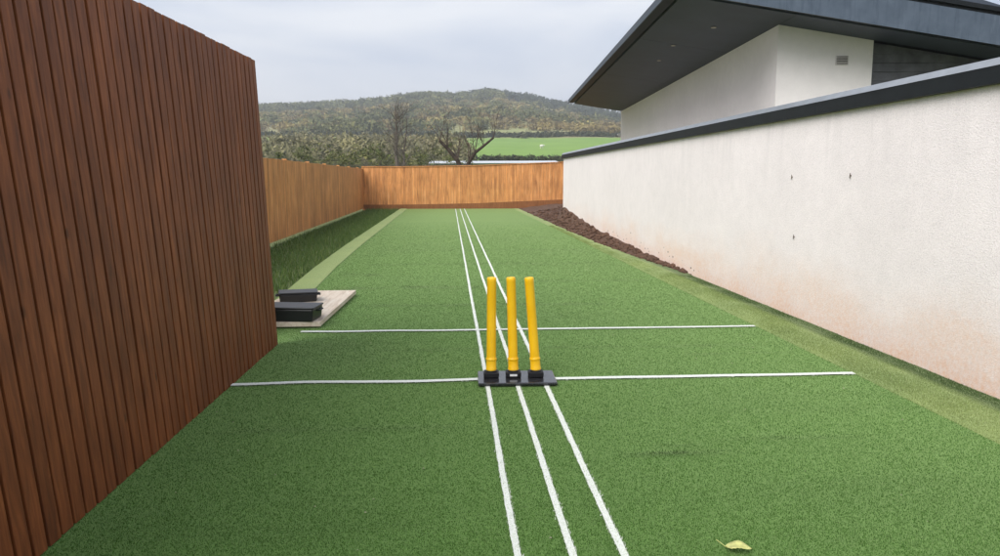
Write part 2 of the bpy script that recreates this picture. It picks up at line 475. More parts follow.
# pale offcut strip on the right: narrow far away, reaching the wall near the camera
def strip_out(y):
    return float(np.interp(y, [0, 10.6, 11.6, 13.5, 16, 20, 36], [WX + 0.02, WX + 0.02, 3.40, 3.26, 3.16, 3.12, 3.10]))
vs = []; fs = []
prof = [(0.0, -0.004), (0.08, 0.016), (0.3, 0.032), (0.5, 0.028), (0.68, 0.008), (0.82, -0.008), (1.0, -0.004)]
for y in ysT:
    o = strip_out(y)
    amp = 1.0 if y < 10.6 else max(0.25, 1 - (y - 10.6) / 6)
    for (u, z) in prof:
        w = 0.006 * mn.noise(Vector((u * 3, y * 2.2, 5)))
        vs.append((XR - 0.004 + (o - XR) * u + w * 0.5, y, (z * amp if amp == 1 else z * amp + 0.01 * u) + 0.012 + w * (0 if u == 0 else 1)))
n = len(prof)
for j in range(len(ysT) - 1):
    for i in range(n - 1):
        q = j * n + i
        fs.append((q, q + 1, q + n + 1, q + n))
# strip colour: pale pile, with shade and damp moss painted dark along the wall trough
k = NT('turf_offcut')
g = k.n('ShaderNodeNewGeometry'); sx = k.n('ShaderNodeSeparateXYZ'); k.l(g.outputs['Position'], sx.inputs[0])
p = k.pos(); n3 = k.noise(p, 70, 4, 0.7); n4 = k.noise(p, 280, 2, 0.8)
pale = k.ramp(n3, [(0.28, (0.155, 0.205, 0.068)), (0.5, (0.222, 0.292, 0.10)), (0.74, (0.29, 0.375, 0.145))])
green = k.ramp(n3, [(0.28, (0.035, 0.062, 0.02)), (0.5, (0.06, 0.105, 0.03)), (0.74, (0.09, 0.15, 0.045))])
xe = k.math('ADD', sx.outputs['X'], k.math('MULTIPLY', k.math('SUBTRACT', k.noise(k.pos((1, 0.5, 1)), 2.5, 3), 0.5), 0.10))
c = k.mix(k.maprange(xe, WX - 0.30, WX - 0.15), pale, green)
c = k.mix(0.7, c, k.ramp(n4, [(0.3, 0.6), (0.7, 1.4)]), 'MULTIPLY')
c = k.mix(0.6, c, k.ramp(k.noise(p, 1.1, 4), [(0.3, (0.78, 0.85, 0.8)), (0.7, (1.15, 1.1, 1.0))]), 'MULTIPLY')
k.col(c); k.setp(Roughness=0.9); k.b.inputs['Specular IOR Level'].default_value = 0.15
k.b.inputs['Sheen Weight'].default_value = 0.3; k.b.inputs['Sheen Tint'].default_value = (0.9, 1.0, 0.6, 1)
k.bump(k.math('ADD', n3, n4), 0.6, 0.005)
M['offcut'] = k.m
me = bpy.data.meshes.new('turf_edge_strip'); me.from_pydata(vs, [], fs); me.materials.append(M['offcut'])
me.polygons.foreach_set('use_smooth', [True] * len(me.polygons)); me.update()
tag(link(bpy.data.objects.new('turf_edge_strip', me)), kind='structure')
ns = 150000
Ys = 3.0 * (22.0 / 3.0) ** rng.random(ns); us = rng.random(ns)
outs = np.interp(Ys, [0, 10.6, 11.6, 13.5, 16, 20, 36], [WX, WX, 3.40, 3.26, 3.16, 3.12, 3.10]) - 0.01
Xs = XR + (outs - XR) * us
amps = np.where(Ys < 10.6, 1.0, np.maximum(0.25, 1 - (Ys - 10.6) / 6))
zs = np.interp(us, [q[0] for q in prof], [q[1] for q in prof]) * amps + 0.012
a_ = rng.uniform(0, 2 * math.pi, ns); h_ = rng.uniform(0.006, 0.013, ns); w2 = 0.0035 * rng.uniform(0.6, 1.3, ns) * np.interp(Ys, [3, 22], [1, 2.4]); l_ = rng.uniform(0, 6.28, ns)
Vs = np.zeros((ns, 3, 3))
Vs[:, 0] = np.stack([Xs - np.cos(a_) * w2 / 2, Ys - np.sin(a_) * w2 / 2, zs - 0.002], 1)
Vs[:, 1] = np.stack([Xs + np.cos(a_) * w2 / 2, Ys + np.sin(a_) * w2 / 2, zs - 0.002], 1)
Vs[:, 2] = np.stack([Xs + np.cos(l_) * h_ * 0.4, Ys + np.sin(l_) * h_ * 0.4, zs + h_], 1)
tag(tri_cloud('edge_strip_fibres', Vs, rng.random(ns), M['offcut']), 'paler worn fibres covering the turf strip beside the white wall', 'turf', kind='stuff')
# left pale strip beyond the near fence
vs = []; fs = []
yl = [y for y in ysT if y >= 7.5]
for y in yl:
    a = XL(y)
    for u, z in ((0, 0.007), (0.3, 0.016), (0.75, 0.018), (1, 0.0)):
        vs.append((a + 0.004 - 0.34 * u, y, z + 0.012))
for j in range(len(yl) - 1):
    for i in range(3):
        q = j * 4 + i; fs.append((q + 1, q, q + 4, q + 5))
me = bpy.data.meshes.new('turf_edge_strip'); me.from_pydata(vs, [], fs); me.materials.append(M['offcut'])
me.polygons.foreach_set('use_smooth', [True] * len(me.polygons)); me.update()
tag(link(bpy.data.objects.new('turf_edge_strip', me)), kind='structure')

# ------------------------------------------------------------------ painted lines
def ribbon(name, pts, w, z=0.020, n_sub=1):
    vs = []; fs = []
    P = [Vector(p) for p in pts]
    for i, q in enumerate(P):
        d = (P[min(i + 1, len(P) - 1)] - P[max(i - 1, 0)]).normalized()
        s = Vector((d.y, -d.x))
        j1 = random.uniform(-0.0015, 0.0015); j2 = random.uniform(-0.0015, 0.0015)
        a = q + s * (w / 2 + j1); b = q - s * (w / 2 + j2)
        vs += [(b.x, b.y, z), (a.x, a.y, z)]
    for i in range(len(P) - 1):
        fs.append((2 * i, 2 * i + 1, 2 * i + 3, 2 * i + 2))
    me = bpy.data.meshes.new(name); me.from_pydata(vs, [], fs); me.materials.append(M['line']); me.update()
    return tag(link(bpy.data.objects.new(name, me)), kind='structure')
LONG = [(0.238, 0.031), (0.442, 0.033), (0.633, 0.034)]
for x, w in LONG:
    pts = []
    y = -1.5
    while y < FARY - 0.3:
        pts.append((x + 0.004 * mn.noise(Vector((x * 7, y * 0.8, 1))), y)); y += 0.06 if y < 9 else 0.4
    ribbon('painted_line', pts, w * 0.86)
CREASE = []
def crease(xa, ya, xb, yb, w, wob):
    pts = []
    n = int((xb - xa) / 0.03)
    for i in range(n + 1):
        t = i / n; x = xa + (xb - xa) * t
        amp = wob * (1.0 if x < 0.3 else 0.25)
        pts.append((x, ya + (yb - ya) * t + amp * mn.noise(Vector((x * 1.6, ya, 0)))))
    CREASE.append((pts, w))
    ribbon('painted_line', pts, w, z=0.0225)

# ---- helpers to place ground features (numbers below are metres)
crease(-1.50, 5.07, 2.865, 5.07, 0.056, 0.045)
crease(-1.36, 6.81, 2.85, 6.81, 0.056, 0.05)

# ------------------------------------------------------------------ turf fibres (near carpet)
def fibre_mesh(name, mat, X, Y, z0, hmin, hmax, wid, lean=0.5, dark=None, grow_w=False):
    n = len(X)
    a = rng.uniform(0, 2 * math.pi, n); h = rng.uniform(hmin, hmax, n)
    w = wid * rng.uniform(0.6, 1.3, n)
    if grow_w: w = w * np.interp(Y, [2, 6, 22], [0.9, 1.1, 2.6])
    la = rng.uniform(0, 2 * math.pi, n); ll = h * lean * rng.uniform(0.2, 1.2, n)
    V = np.zeros((n, 3, 3))
    V[:, 0] = np.stack([X - np.cos(a) * w / 2, Y - np.sin(a) * w / 2, np.full(n, 1.0) * z0], 1)
    V[:, 1] = np.stack([X + np.cos(a) * w / 2, Y + np.sin(a) * w / 2, np.full(n, 1.0) * z0], 1)
    V[:, 2] = np.stack([X + np.cos(la) * ll, Y + np.sin(la) * ll, z0 + h], 1)
    t = np.clip(rng.normal(0.58, 0.16, n), 0.2, 1)
    if dark is not None: t = t * (1 - dark)
    return tri_cloud(name, V, t, mat)
N = 950000
Y = 1.9 * (24.0 / 1.9) ** (rng.random(N) ** 1.15)         # density falls off with distance
X = rng.uniform(-1.96, XR + 0.006, N)
xl = np.interp(Y, [0, 3, 6.0, 7.0, 12, 16, 36], [-1.57, -1.55, -1.47, -1.62, -1.80, -1.86, -1.95])
keep = X > xl + 0.01
keep &= rng.random(N) < np.interp(Y, [1.9, 12, 24], [1, 0.8, 0.05])
on = np.zeros(N, bool)
for x, w in LONG:
    on |= np.abs(X - x) < w / 2 + rng.normal(0, 0.0034, N)
for pts, w in CREASE:
    P = np.array(pts); yy = np.interp(X, P[:, 0], P[:, 1], left=99, right=99)
    on |= np.abs(Y - yy) < w / 2 + rng.normal(0, 0.004, N)
plate = (X > 0.18) & (X < 0.71) & (Y > 4.9) & (Y < 5.22)
keep &= ~plate
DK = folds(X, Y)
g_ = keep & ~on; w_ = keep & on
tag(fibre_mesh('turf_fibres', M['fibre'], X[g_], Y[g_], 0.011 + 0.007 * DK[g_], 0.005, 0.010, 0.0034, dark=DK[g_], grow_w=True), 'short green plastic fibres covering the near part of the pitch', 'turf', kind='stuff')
tag(fibre_mesh('line_fibres', M['line_fibre'], X[w_], Y[w_], 0.016, 0.006, 0.012, 0.0045, grow_w=True), 'short white fibres standing in the marked lines', 'turf', kind='stuff')

# ------------------------------------------------------------------ soil bank and clods
def soil_top(x, y):
    """height of the heaped soil between the strip and the wall"""
    inner = strip_out(y) - 0.03
    rise = float(np.interp(y, [10.4, 11.5, 14, 18.6, 22.5, 26, 31, 36], [0.0, 0.02, 0.08, 0.22, 0.50, 0.5, 0.28, 0.16]))
    t = min(1.0, max(0.0, (x - inner) / (WX - inner + (0 if y < 23 else 1.2))))
    return 0.012 + rise * t ** 1.3 + 0.05 * mn.noise(Vector((x * 3.1, y * 2.3, 0))) * min(1, t * 4) * min(1, max(0, (y - 10.6)) / 2) + 0.02 * mn.noise(Vector((x * 11, y * 9, 4))) * min(1, t * 4)
vs = []; fs = []
yb = [10.6 + 0.12 * i for i in range(int((36 - 10.6) / 0.12) + 1)]
for y in yb:
    inner = strip_out(y) - 0.03
    outer = WX + 0.06 if y < WEND + 0.05 else 7.5
    for i in range(15):
        u = i / 14
        x = inner + (outer - inner) * (u if y < WEND + 0.05 else u ** 1.6)
        vs.append((x, y, soil_top(x, y)))
for j in range(len(yb) - 1):
    for i in range(14):
        q = j * 15 + i; fs.append((q, q + 1, q + 16, q + 15))
me = bpy.data.meshes.new('soil_bank'); me.from_pydata(vs, [], fs); me.materials.append(M['soil'])
me.polygons.foreach_set('use_smooth', [True] * len(me.polygons)); me.update()
tag(link(bpy.data.objects.new('soil_bank', me)), kind='structure')
cl = MB()
ICO = bmesh.new(); bmesh.ops.create_icosphere(ICO, subdivisions=1, radius=1)
iv = [v.co.copy() for v in ICO.verts]; jf = [tuple(v.index for v in f.verts) for f in ICO.faces]; ICO.free()
for i in range(700):
    y = random.uniform(10.8, 30); inner = strip_out(y)
    x = random.uniform(inner - 0.01, WX - 0.03) if y < 23 else random.uniform(inner, 5.0)
    r = random.uniform(0.012, 0.045) * (1 + y / 40)
    c0 = Vector((x, y, soil_top(x, y) + r * 0.3)); sd = random.random() * 50
    cl.add([c0 + Vector((v.x * 1.2, v.y, v.z * 0.7)) * r * (1 + 0.5 * mn.noise(v * 2 + Vector((sd, 0, 0)))) for v in iv], jf)
tag(cl.build('soil_clods', M['soil'], smooth=False), 'loose brown clods of soil scattered on the bank by the wall', 'soil', kind='stuff')

cl = MB()
for i in range(170):
    y = random.uniform(2.2, 12); x = random.uniform(-1.4, 2.8)
    r = random.uniform(0.0018, 0.0045)
    c0 = Vector((x, y, 0.022)); sd = random.random() * 50
    cl.add([c0 + Vector((v.x * 1.3, v.y, v.z * 0.6)) * r * (1 + 0.5 * mn.noise(v * 2 + Vector((sd, 0, 0)))) for v in iv], jf)
M['crumb'] = mat_simple('pale_crumbs', (0.42, 0.40, 0.27), 0.9, var=0.4)
tag(cl.build('crumbs', M['crumb']), 'tiny pale crumbs of debris scattered over the turf', 'debris', kind='stuff')
# ------------------------------------------------------------------ fences
def board_fence(root, x0, y0, x1, y1, H, bw, gap, th, lean, mat, zb=lambda t: 0.0, back=None, jitter=0.004):
    """vertical boards along a line; lean = sideways shift per metre of height, to the left of the run"""
    d = Vector((x1 - x0, y1 - y0, 0)); L = d.length; d.normalize()
    nrm = Vector((-d.y, d.x, 0))              # left-hand side of the run
    mb = MB(); s = 0.0
    while s < L - 0.01:
        e = min(L, s + bw)
        z0 = zb(s / L) + 0.015; z1 = z0 + H + random.uniform(-jitter, jitter)
        yj = random.uniform(-0.002, 0.002)
        def P(a, b, z): return Vector((x0, y0, 0)) + d * a + nrm * (b + (lean(a / L) if callable(lean) else lean) * (z - z0)) + Vector((0, 0, z))
        k_ = random.uniform(-0.0015, 0.0015)
        mb.hexa([P(s, yj, z0), P(e, yj, z0), P(e, yj + th, z0), P(s, yj + th, z0),
                 P(s + k_, yj, z1), P(e + k_, yj, z1), P(e + k_, yj + th, z1), P(s + k_, yj + th, z1)])
        s += bw + gap
    pan = mb.build('board_panel', mat, root, bevel=0.003 if H > 2 else 0)
    return d, nrm

def inclined_box(mb, x0, y0, d, nrm, a0, a1, b0, b1, z0, z1, lean, zoff=lambda a: 0.0):
    def P(a, b, z): return Vector((x0, y0, 0)) + d * a + nrm * (b + (lean(a) if callable(lean) else lean) * z) + Vector((0, 0, z + zoff(a)))
    mb.hexa([P(a0, b0, z0), P(a1, b0, z0), P(a1, b1, z0), P(a0, b1, z0), P(a0, b0, z1), P(a1, b0, z1), P(a1, b1, z1), P(a0, b1, z1)])

LEAN = lambda u: 0.155 - 0.115 * u
fx0, fy0, fx1, fy1 = -1.60, -1.2, -1.455, 6.35
f = empty('timber_fence', (0, 0, 0))
tag(f, 'dark brown fence of tall close vertical boards rising beside the near turf', 'fence')
d, nr = board_fence(f, fx0, fy0, fx1, fy1, 2.32, 0.079, 0.0165, 0.020, LEAN, M['fence_dark'])
L = math.hypot(fx1 - fx0, fy1 - fy0)
LA = lambda a: LEAN(a / L)
mb = MB()
for i in range(12):
    inclined_box(mb, fx0, fy0, d, nr, L * i / 12, L * (i + 1) / 12 - 0.002, 0.024, 0.036, 0.02, 2.30, LA, )
mb.build('backing_panel', M['fence_back'], f)
for z in (0.35, 1.1, 1.8):
    mb = MB()
    for i in range(12): inclined_box(mb, fx0, fy0, d, nr, L * i / 12, L * (i + 1) / 12 - 0.002, 0.037, 0.075, z, z + 0.09, LA)
    mb.build('rail', M['fence_dark'], f)
a = 0.3
while a < L:
    mb = MB(); inclined_box(mb, fx0, fy0, d, nr, a, a + 0.09, 0.077, 0.165, 0.0, 2.05, LA); mb.build('post', M['fence_dark'], f)
    a += 1.75
# return panel and set-back run on the left
f = empty('timber_fence', (0, 0, 0))
tag(f, 'brown board fence set back on the left behind the pale plywood sheet', 'fence')
board_fence(f, -3.75, 6.42, -1.80, 6.40, 1.85, 0.10, 0.008, 0.02, 0, M['fence_dark'])
d2, n2 = board_fence(f, -3.80, 6.45, -3.95, 35.0, 1.8, 0.13, 0.008, 0.02, 0, M['fence_orange'])
for a in range(0, 28, 3):
    mb = MB(); inclined_box(mb, -3.80, 6.45, d2, n2, a, a + 0.1, 0.022, 0.12, 0, 1.85, 0); mb.build('post', M['fence_orange'], f)

# far fence
f = empty('timber_fence', (0, 0, 0))
tag(f, 'orange brown close boarded fence closing the far end of the pitch', 'fence')
FX0, FX1, FY = -4.0, 6.6, 34.95
zb = lambda t: float(np.interp(FX0 + (FX1 - FX0) * t, [-4, -2.3, 1, 5.2, 6.6], [0.03, 0.03, 0.08, 0.25, 0.3]))
board_fence(f, FX1, FY, FX0, FY, 1.70, 0.1, 0.004, 0.016, 0, M['fence_orange'], zb=lambda t: zb(1 - t) + 0.14)
mb = MB()
for i in range(40):
    a0 = i / 40; a1 = (i + 1) / 40
    xa = FX0 + (FX1 - FX0) * a0; xb = FX0 + (FX1 - FX0) * a1
    za, zc = zb(a0), zb(a1)
    mb.hexa([(xa, FY - 0.03, za - 0.35), (xb, FY - 0.03, zc - 0.35), (xb, FY + 0.02, zc - 0.35), (xa, FY + 0.02, za - 0.35),
             (xa, FY - 0.03, za + 0.16), (xb, FY - 0.03, zc + 0.16), (xb, FY + 0.02, zc + 0.16), (xa, FY + 0.02, za + 0.16)], 0.1)
mb.build('gravel_board', M['fence_mid'], f)
mb = MB()
for i in range(40):
    a0 = i / 40; a1 = (i + 1) / 40
    xa = FX0 + (FX1 - FX0) * a0; xb = FX0 + (FX1 - FX0) * a1
    za, zc = zb(a0) + 1.86, zb(a1) + 1.86
    mb.hexa([(xa, FY - 0.05, za), (xb, FY - 0.05, zc), (xb, FY + 0.03, zc), (xa, FY + 0.03, za),
             (xa, FY - 0.05, za + 0.035), (xb, FY - 0.05, zc + 0.035), (xb, FY + 0.03, zc + 0.035), (xa, FY + 0.03, za + 0.035)], 0.35)
mb.build('capping_rail', M['fence_orange'], f)
for xp in (-3.9, -2.1, -0.3, 0.98, 3.2, 5.0):
    t = (xp - FX0) / (FX1 - FX0); z = zb(t)
    mb = MB(); mb.box(xp, xp + 0.1, FY + 0.022, FY + 0.12, 0, z + 1.85); mb.build('post', M['fence_orange'], f)

# thin wire fence just behind the boards
f = empty('wire_fence', (0, 36.4, 0))
tag(f, 'thin dark wire stock fence on posts showing over the far boards', 'fence')
for i in range(8):
    mb = MB(); x = -5 + i * 1.55
    mb.tube((x, 0, -0.06), (x, 0, 2.0), 0.04, 0.035, 6); mb.build('post', M['bark'], f, smooth=True)
mb = MB()
for z in (1.80, 1.88, 1.96):
    mb.tube((-5, -0.05, z), (5.9, -0.05, z + 0.12), 0.008, 0.008, 4)
for i in range(90):
    x = -5 + i * 0.12
    mb.tube((x, -0.05, 1.45), (x, -0.05, 1.97 + 0.012 * (x + 5)), 0.006, 0.006, 3)
mb.build('wire', M['bark_grey'], f)

# ------------------------------------------------------------------ white boundary wall
w = empty('boundary_wall', (0, 0, 0))
tag(w, 'long white roughcast boundary wall with black coping right of the turf', 'wall')
WH = 2.0
W0 = -2.0
mb = MB()
ny = 60
T = 0.215
vs = [(WX, W0, -0.3), (WX + T, W0, -0.3), (WX + T, WEND, -0.3), (WX, WEND, -0.3), (WX, W0, WH), (WX + T, W0, WH), (WX + T, WEND, WH), (WX, WEND, WH)]
mb.hexa(vs)
mb.build('rendered_wall', M['wall'], w)
# coping in 3 m lengths: black drip fascia under a sloping grey lip
mb = MB(); ml = MB()
y = W0; OH = 0.055
while y < WEND + 0.02:
    e = min(y + 3.0, WEND + 0.05)
    s = e - 0.004
    # black fascia
    mb.hexa([(WX - OH, y, WH - 0.012), (WX + T + OH, y, WH - 0.012), (WX + T + OH, s, WH - 0.012), (WX - OH, s, WH - 0.012),
             (WX - OH, y, WH + 0.098), (WX + T + OH, y, WH + 0.098), (WX + T + OH, s, WH + 0.098), (WX - OH, s, WH + 0.098)])
    ml.hexa([(WX - OH - 0.004, y, WH + 0.0985), (WX + T + OH + 0.004, y, WH + 0.0985), (WX + T + OH + 0.004, s, WH + 0.0985), (WX - OH - 0.004, s, WH + 0.0985),
             (WX - OH + 0.050, y, WH + 0.155), (WX + T + OH - 0.05, y, WH + 0.155), (WX + T + OH - 0.05, s, WH + 0.155), (WX - OH + 0.05, s, WH + 0.155)])
    y = e
cp = mb.build('coping', M['black'], w)
ml.build('lip', M['lip'], cp)
for (yy, zz) in ((7.52, 1.41), (6.39, 1.42), (7.41, 0.81)):
    mb = MB()
    mb.tube((WX + 0.01, yy, zz), (WX - 0.012, yy, zz), 0.005, 0.005, 8)
    mb.tube((WX - 0.012, yy, zz - 0.022), (WX - 0.012, yy - 0.003, zz + 0.022), 0.005, 0.003, 8)
    mb.build('hook', M['bark_grey'], w, smooth=True)
# soil spatter stuck to the foot of the wall
mb = MB()
for i in range(30):
    yy = random.uniform(10, 17); zz = abs(random.gauss(0.04, 0.09)) + 0.05 + (yy - 10) * 0.02; r = random.uniform(0.004, 0.015)
    c0 = Vector((WX - 0.002, yy, zz))
    mb.add([c0 + Vector((v.x * 0.5, v.y, v.z * random.uniform(0.7, 1.3))) * r for v in iv], jf)
mb.build('soil_spatter', M['soil'], w)

# ------------------------------------------------------------------ house beyond the wall
YAW = R(3.756)
def cam2w(X, D):       # offsets measured to the right of / along the house's own axes
    return (X * math.cos(YAW) + D * math.sin(YAW), -X * math.sin(YAW) + D * math.cos(YAW))
HX, HD = 4.70, 13.18
cx, cy = cam2w(HX, HD)
h = empty('house', (cx, cy, 0), -YAW)
tag(h, 'white rendered house with deep dark mono pitch roof behind the boundary wall', 'house')
# local: x to the right from the near left corner, y away from the camera
SL = 0.158
def soff(x): return 3.96 - SL * x          # underside of the roof
HL = 16.7
WB = 1.62                                  # width of the white gable return
mb = MB()
mb.hexa([(0, 0, -0.1), (WB, 0, -0.1), (WB, HL, -0.1), (0, HL, -0.1), (0, 0, soff(0)), (WB, 0, soff(WB)), (WB, HL, soff(WB)), (0, HL, soff(0))])
mb.build('rendered_wall', M['house_wall'], h)
# slate clad wall set back a little
mb = MB()
for i in range(24):
    z0 = 0.2 + i * 0.15; z1 = z0 + 0.146
    x1 = 12.0
    zt0, zt1 = soff(WB), soff(x1)
    a1 = min(x1, (3.96 - z1) / SL - 0.02)
    if a1 < WB + 0.1: break
    mb.hexa([(WB + 0.003, 0.10, z0), (a1, 0.10, z0), (a1, 0.14, z0), (WB + 0.003, 0.14, z0), (WB + 0.003, 0.115, z1), (a1, 0.115, z1), (a1, 0.14, z1), (WB + 0.003, 0.14, z1)])
mb.hexa([(WB + 0.002, 0.145, -0.1), (12, 0.145, -0.1), (12, HL, -0.1), (WB + 0.002, HL, -0.1), (WB + 0.002, 0.145, soff(WB)), (12, 0.145, soff(12)), (12, HL, soff(12)), (WB + 0.002, HL, soff(WB))])
mb.build('slate_cladding', M['slate'], h)
# roof: soffit panels, fascias and a top sheet
OL, OF, OR, OB = 2.06, 1.03, 13.2, HL + 0.02
TH = 0.47
def slab(mb, x0, x1, y0, y1, za, zb_):
    mb.hexa([(x0, y0, soff(x0) + za), (x1, y0, soff(x1) + za), (x1, y1, soff(x1) + za), (x0, y1, soff(x0) + za),
             (x0, y0, soff(x0) + zb_), (x1, y0, soff(x1) + zb_), (x1, y1, soff(x1) + zb_), (x0, y1, soff(x0) + zb_)])
mb = MB(); slab(mb, -OL + 0.82, OR, -OF + 0.02, OB, 0.06, TH)
def s2(x, y, z): return (x, y, soff(x) + z)
mb.hexa([s2(-OL + 0.02, -OF + 0.02, 0.06), s2(-OL + 0.818, -OF + 0.02, 0.06), s2(-OL + 0.818, OB, 0.06), s2(-OL + 0.02, OB, 0.06),
         s2(-OL + 0.02, -OF + 0.02, 0.13), s2(-OL + 0.818, -OF + 0.02, TH), s2(-OL + 0.818, OB, TH), s2(-OL + 0.02, OB, 0.13)])
roof = mb.build('roof', M['black'], h)
mb = MB()
for y0, y1 in ((-OF + 0.24, 2.9), (2.9, 8.2), (8.2, OB - 0.02)):
    slab(mb, -OL + 0.24, -0.004, y0 + 0.006, y1 - 0.006, 0.0, 0.055)
slab(mb, 0.004, OR, -OF + 0.24, -0.004, 0.0, 0.055)
mb.build('soffit', M['soffit'], roof, bevel=0.003)
mb = MB(); slab(mb, -OL + 0.02, -OL + 0.2, -OF + 0.2, OB - 0.02, 0.014, 0.056); slab(mb, -OL + 0.02, OR, -OF + 0.02, -OF + 0.2, 0.014, 0.056)
mb.build('vent_strip', M['black'], roof)
mb = MB(); slab(mb, -OL + 0.8, OR, -OF, -OF + 0.018, -0.02, TH - 0.05)
mb.hexa([s2(-OL, -OF, -0.02), s2(-OL + 0.798, -OF, -0.02), s2(-OL + 0.798, -OF + 0.018, -0.02), s2(-OL, -OF + 0.018, -0.02),
         s2(-OL, -OF, 0.12), s2(-OL + 0.798, -OF, TH - 0.05), s2(-OL + 0.798, -OF + 0.018, TH - 0.05), s2(-OL, -OF + 0.018, 0.12)])
mb.build('front_fascia', M['fascia'], roof)
mb = MB(); slab(mb, -OL - 0.002, -OL + 0.018, -OF + 0.02, OB, -0.02, 0.11)
mb.build('side_fascia', M['soffit'], roof)
mb = MB(); slab(mb, -OL + 0.8, OR, -OF - 0.03, OB, TH + 0.002, TH + 0.07)
mb.build('roof_edge_trim', M['black'], roof)
for (x, y) in ((-0.85, 0.9), (-1.1, 3.0), (-1.0, 4.9)):
    mb = MB(); mb.lathe([(0.045, 0.0), (0.048, 0.01), (0.03, 0.014)], (x, y, soff(x) - 0.018), n=16)
    mb.build('downlight', M['downlight'], roof, smooth=True)
mb = MB()
mb.box(0.0, 0.21, -0.02, -0.002, 0, 0.15)
for i in range(5): mb.box(0.012, 0.198, -0.034, -0.0205, 0.015 + i * 0.027, 0.027 + i * 0.027, 0.2)
av = mb.build('air_vent', M['vent'], h, loc=(0.99, 0, 3.30))
mb = MB(); mb.box(0.014, 0.196, -0.0235, -0.0205, 0.008, 0.142); mb.build('grille', M['bark'], av)
mb = MB(); mb.box(-0.10, 0.0, 0, 0.08, -0.05, 0.05); mb.lathe([(0.035, 0), (0.05, 0.02), (0.03, 0.05)], (-0.10, 0.04, 0), axis=(-1, 0, -0.4), n=12)
mb.build('wall_light', M['lamp_white'], h, loc=(-0.002, HL - 0.12, 3.06), smooth=False)

# taller rear part of the house: its pitched roof just enters the frame at upper right
def up(x, y): return 5.4 - 0.29 * (x - 5.83) + 0.32 * (y - 4.8)
def u3(x, y, dz): return (x, y, up(x, y) + dz)
mb = MB()
X0, X1, Y0, Y1 = 5.0, 13.0, 4.8, 8.2
mb.hexa([u3(X0, Y0, 0), u3(X1, Y0, 0), u3(X1, Y1, 0), u3(X0, Y1, 0), u3(X0, Y0, 0.2), u3(X1, Y0, 0.2), u3(X1, Y1, 0.2), u3(X0, Y1, 0.2)])
mb.build('upper_roof', M['soffit'], h)
mb = MB()
mb.hexa([(7.7, 5.3, 2.2), (12.5, 5.3, 2.2), (12.5, 7.0, 2.2), (7.7, 7.0, 2.2), u3(7.7, 5.3, -0.002), u3(12.5, 5.3, -0.002), u3(12.5, 7.0, -0.002), u3(7.7, 7.0, -0.002)])
mb.build('upper_wall', M['slate'], h)

# ------------------------------------------------------------------ cricket stumps
st = empty('cricket_stumps', (0.446, 5.06, 0.016), R(-1.5))
tag(st, 'three yellow cricket stumps upright on a black rubber base', 'cricket stumps')
mb = MB(); mb.box(-0.266, 0.266, -0.165, 0.165, 0.003, 0.026)
base = mb.build('base_plate', M['rubber'], st, bevel=0.006)
mb = MB()
for i, (xb, xt) in enumerate(((-0.174, -0.170), (-0.022, -0.040), (0.133, 0.082))):
    mb = MB()
    mb.box(xb - 0.052, xb + 0.052, -0.045, 0.045, 0.0265, 0.066)
    hd = mb.build('stump_holder', M['holder'], st, bevel=0.008)
    mb = MB(); mb.lathe([(0.040, 0), (0.040, 0.008), (0.034, 0.012)], (xb, 0, 0.0662), n=24); mb.build('socket_ring', M['rubber'], hd, smooth=True)
    if i == 1:
        mb = MB(); mb.box(xb - 0.026, xb + 0.024, -0.0475, -0.0455, 0.040, 0.054); mb.build('sticker', M['label'], hd)
    mb = MB(); ax = Vector((xt - xb, 0.0, 0.66))
    Ls = 0.645
    prof = [(0.034, 0.0), (0.0365, 0.004), (0.0365, 0.016), (0.0345, 0.019), (0.0345, 0.072), (0.0372, 0.075), (0.0372, 0.084), (0.0335, 0.088), (0.0325, 0.10), (0.0318, 0.3), (0.0312, Ls - 0.030), (0.0318, Ls - 0.028), (0.0318, Ls - 0.010), (0.0305, Ls - 0.004), (0.027, Ls - 0.0005), (0.019, Ls - 0.001), (0.016, Ls - 0.006)]
    mb.lathe(prof, (xb, 0, 0.072), axis=ax, n=40)
    mb.build('stump', M['yellow'], st, smooth=True)

# ------------------------------------------------------------------ plywood sheet, black bins
pl = MB()
pts = [(-2.05, 7.0), (-1.215, 7.0), (-1.13, 9.0), (-1.85, 9.0)]
pl.hexa([(x, y, 0.030) for x, y in pts] + [(x, y, 0.075) for x, y in pts])
o = pl.build('plywood_sheet', M['ply'], bevel=0.003)
tag(o, 'pale weathered plywood sheet lying on the left edge of the turf', 'board')
def bin_(name, x, y, z, sx, sy, sz, rz, label):
    t = empty(name, (x, y, z), rz); tag(t, label, 'crate')
    mb = MB(); e = 0.95
    mb.hexa([(-sx * e, -sy * e, 0.002), (sx * e, -sy * e, 0.002), (sx * e, sy * e, 0.002), (-sx * e, sy * e, 0.002),
             (-sx, -sy, sz), (sx, -sy, sz), (sx, sy, sz), (-sx, sy, sz)])
    mb.build('tub', M['bin'], t, bevel=0.012)
    mb = MB(); mb.box(-sx - 0.008, sx + 0.008, -sy - 0.008, sy + 0.008, sz + 0.001, sz + 0.018); mb.build('rim', M['bin'], t, bevel=0.008)
    for q in (-1, 1):
        mb = MB()
        mb.tube((q * (sx + 0.03), -0.05, sz - 0.02), (q * (sx + 0.03), 0.05, sz - 0.02), 0.008, 0.008, 8)
        mb.tube((q * (sx - 0.01), -0.05, sz - 0.02), (q * (sx + 0.03), -0.05, sz - 0.02), 0.008, 0.008, 8)
        mb.tube((q * (sx - 0.01), 0.05, sz - 0.02), (q * (sx + 0.03), 0.05, sz - 0.02), 0.008, 0.008, 8)
        mb.build('handle', M['holder'], t)
bin_('black_crate', -1.50, 7.15, 0.0755, 0.25, 0.15, 0.12, R(-8), 'low black plastic crate on the near end of the plywood sheet')
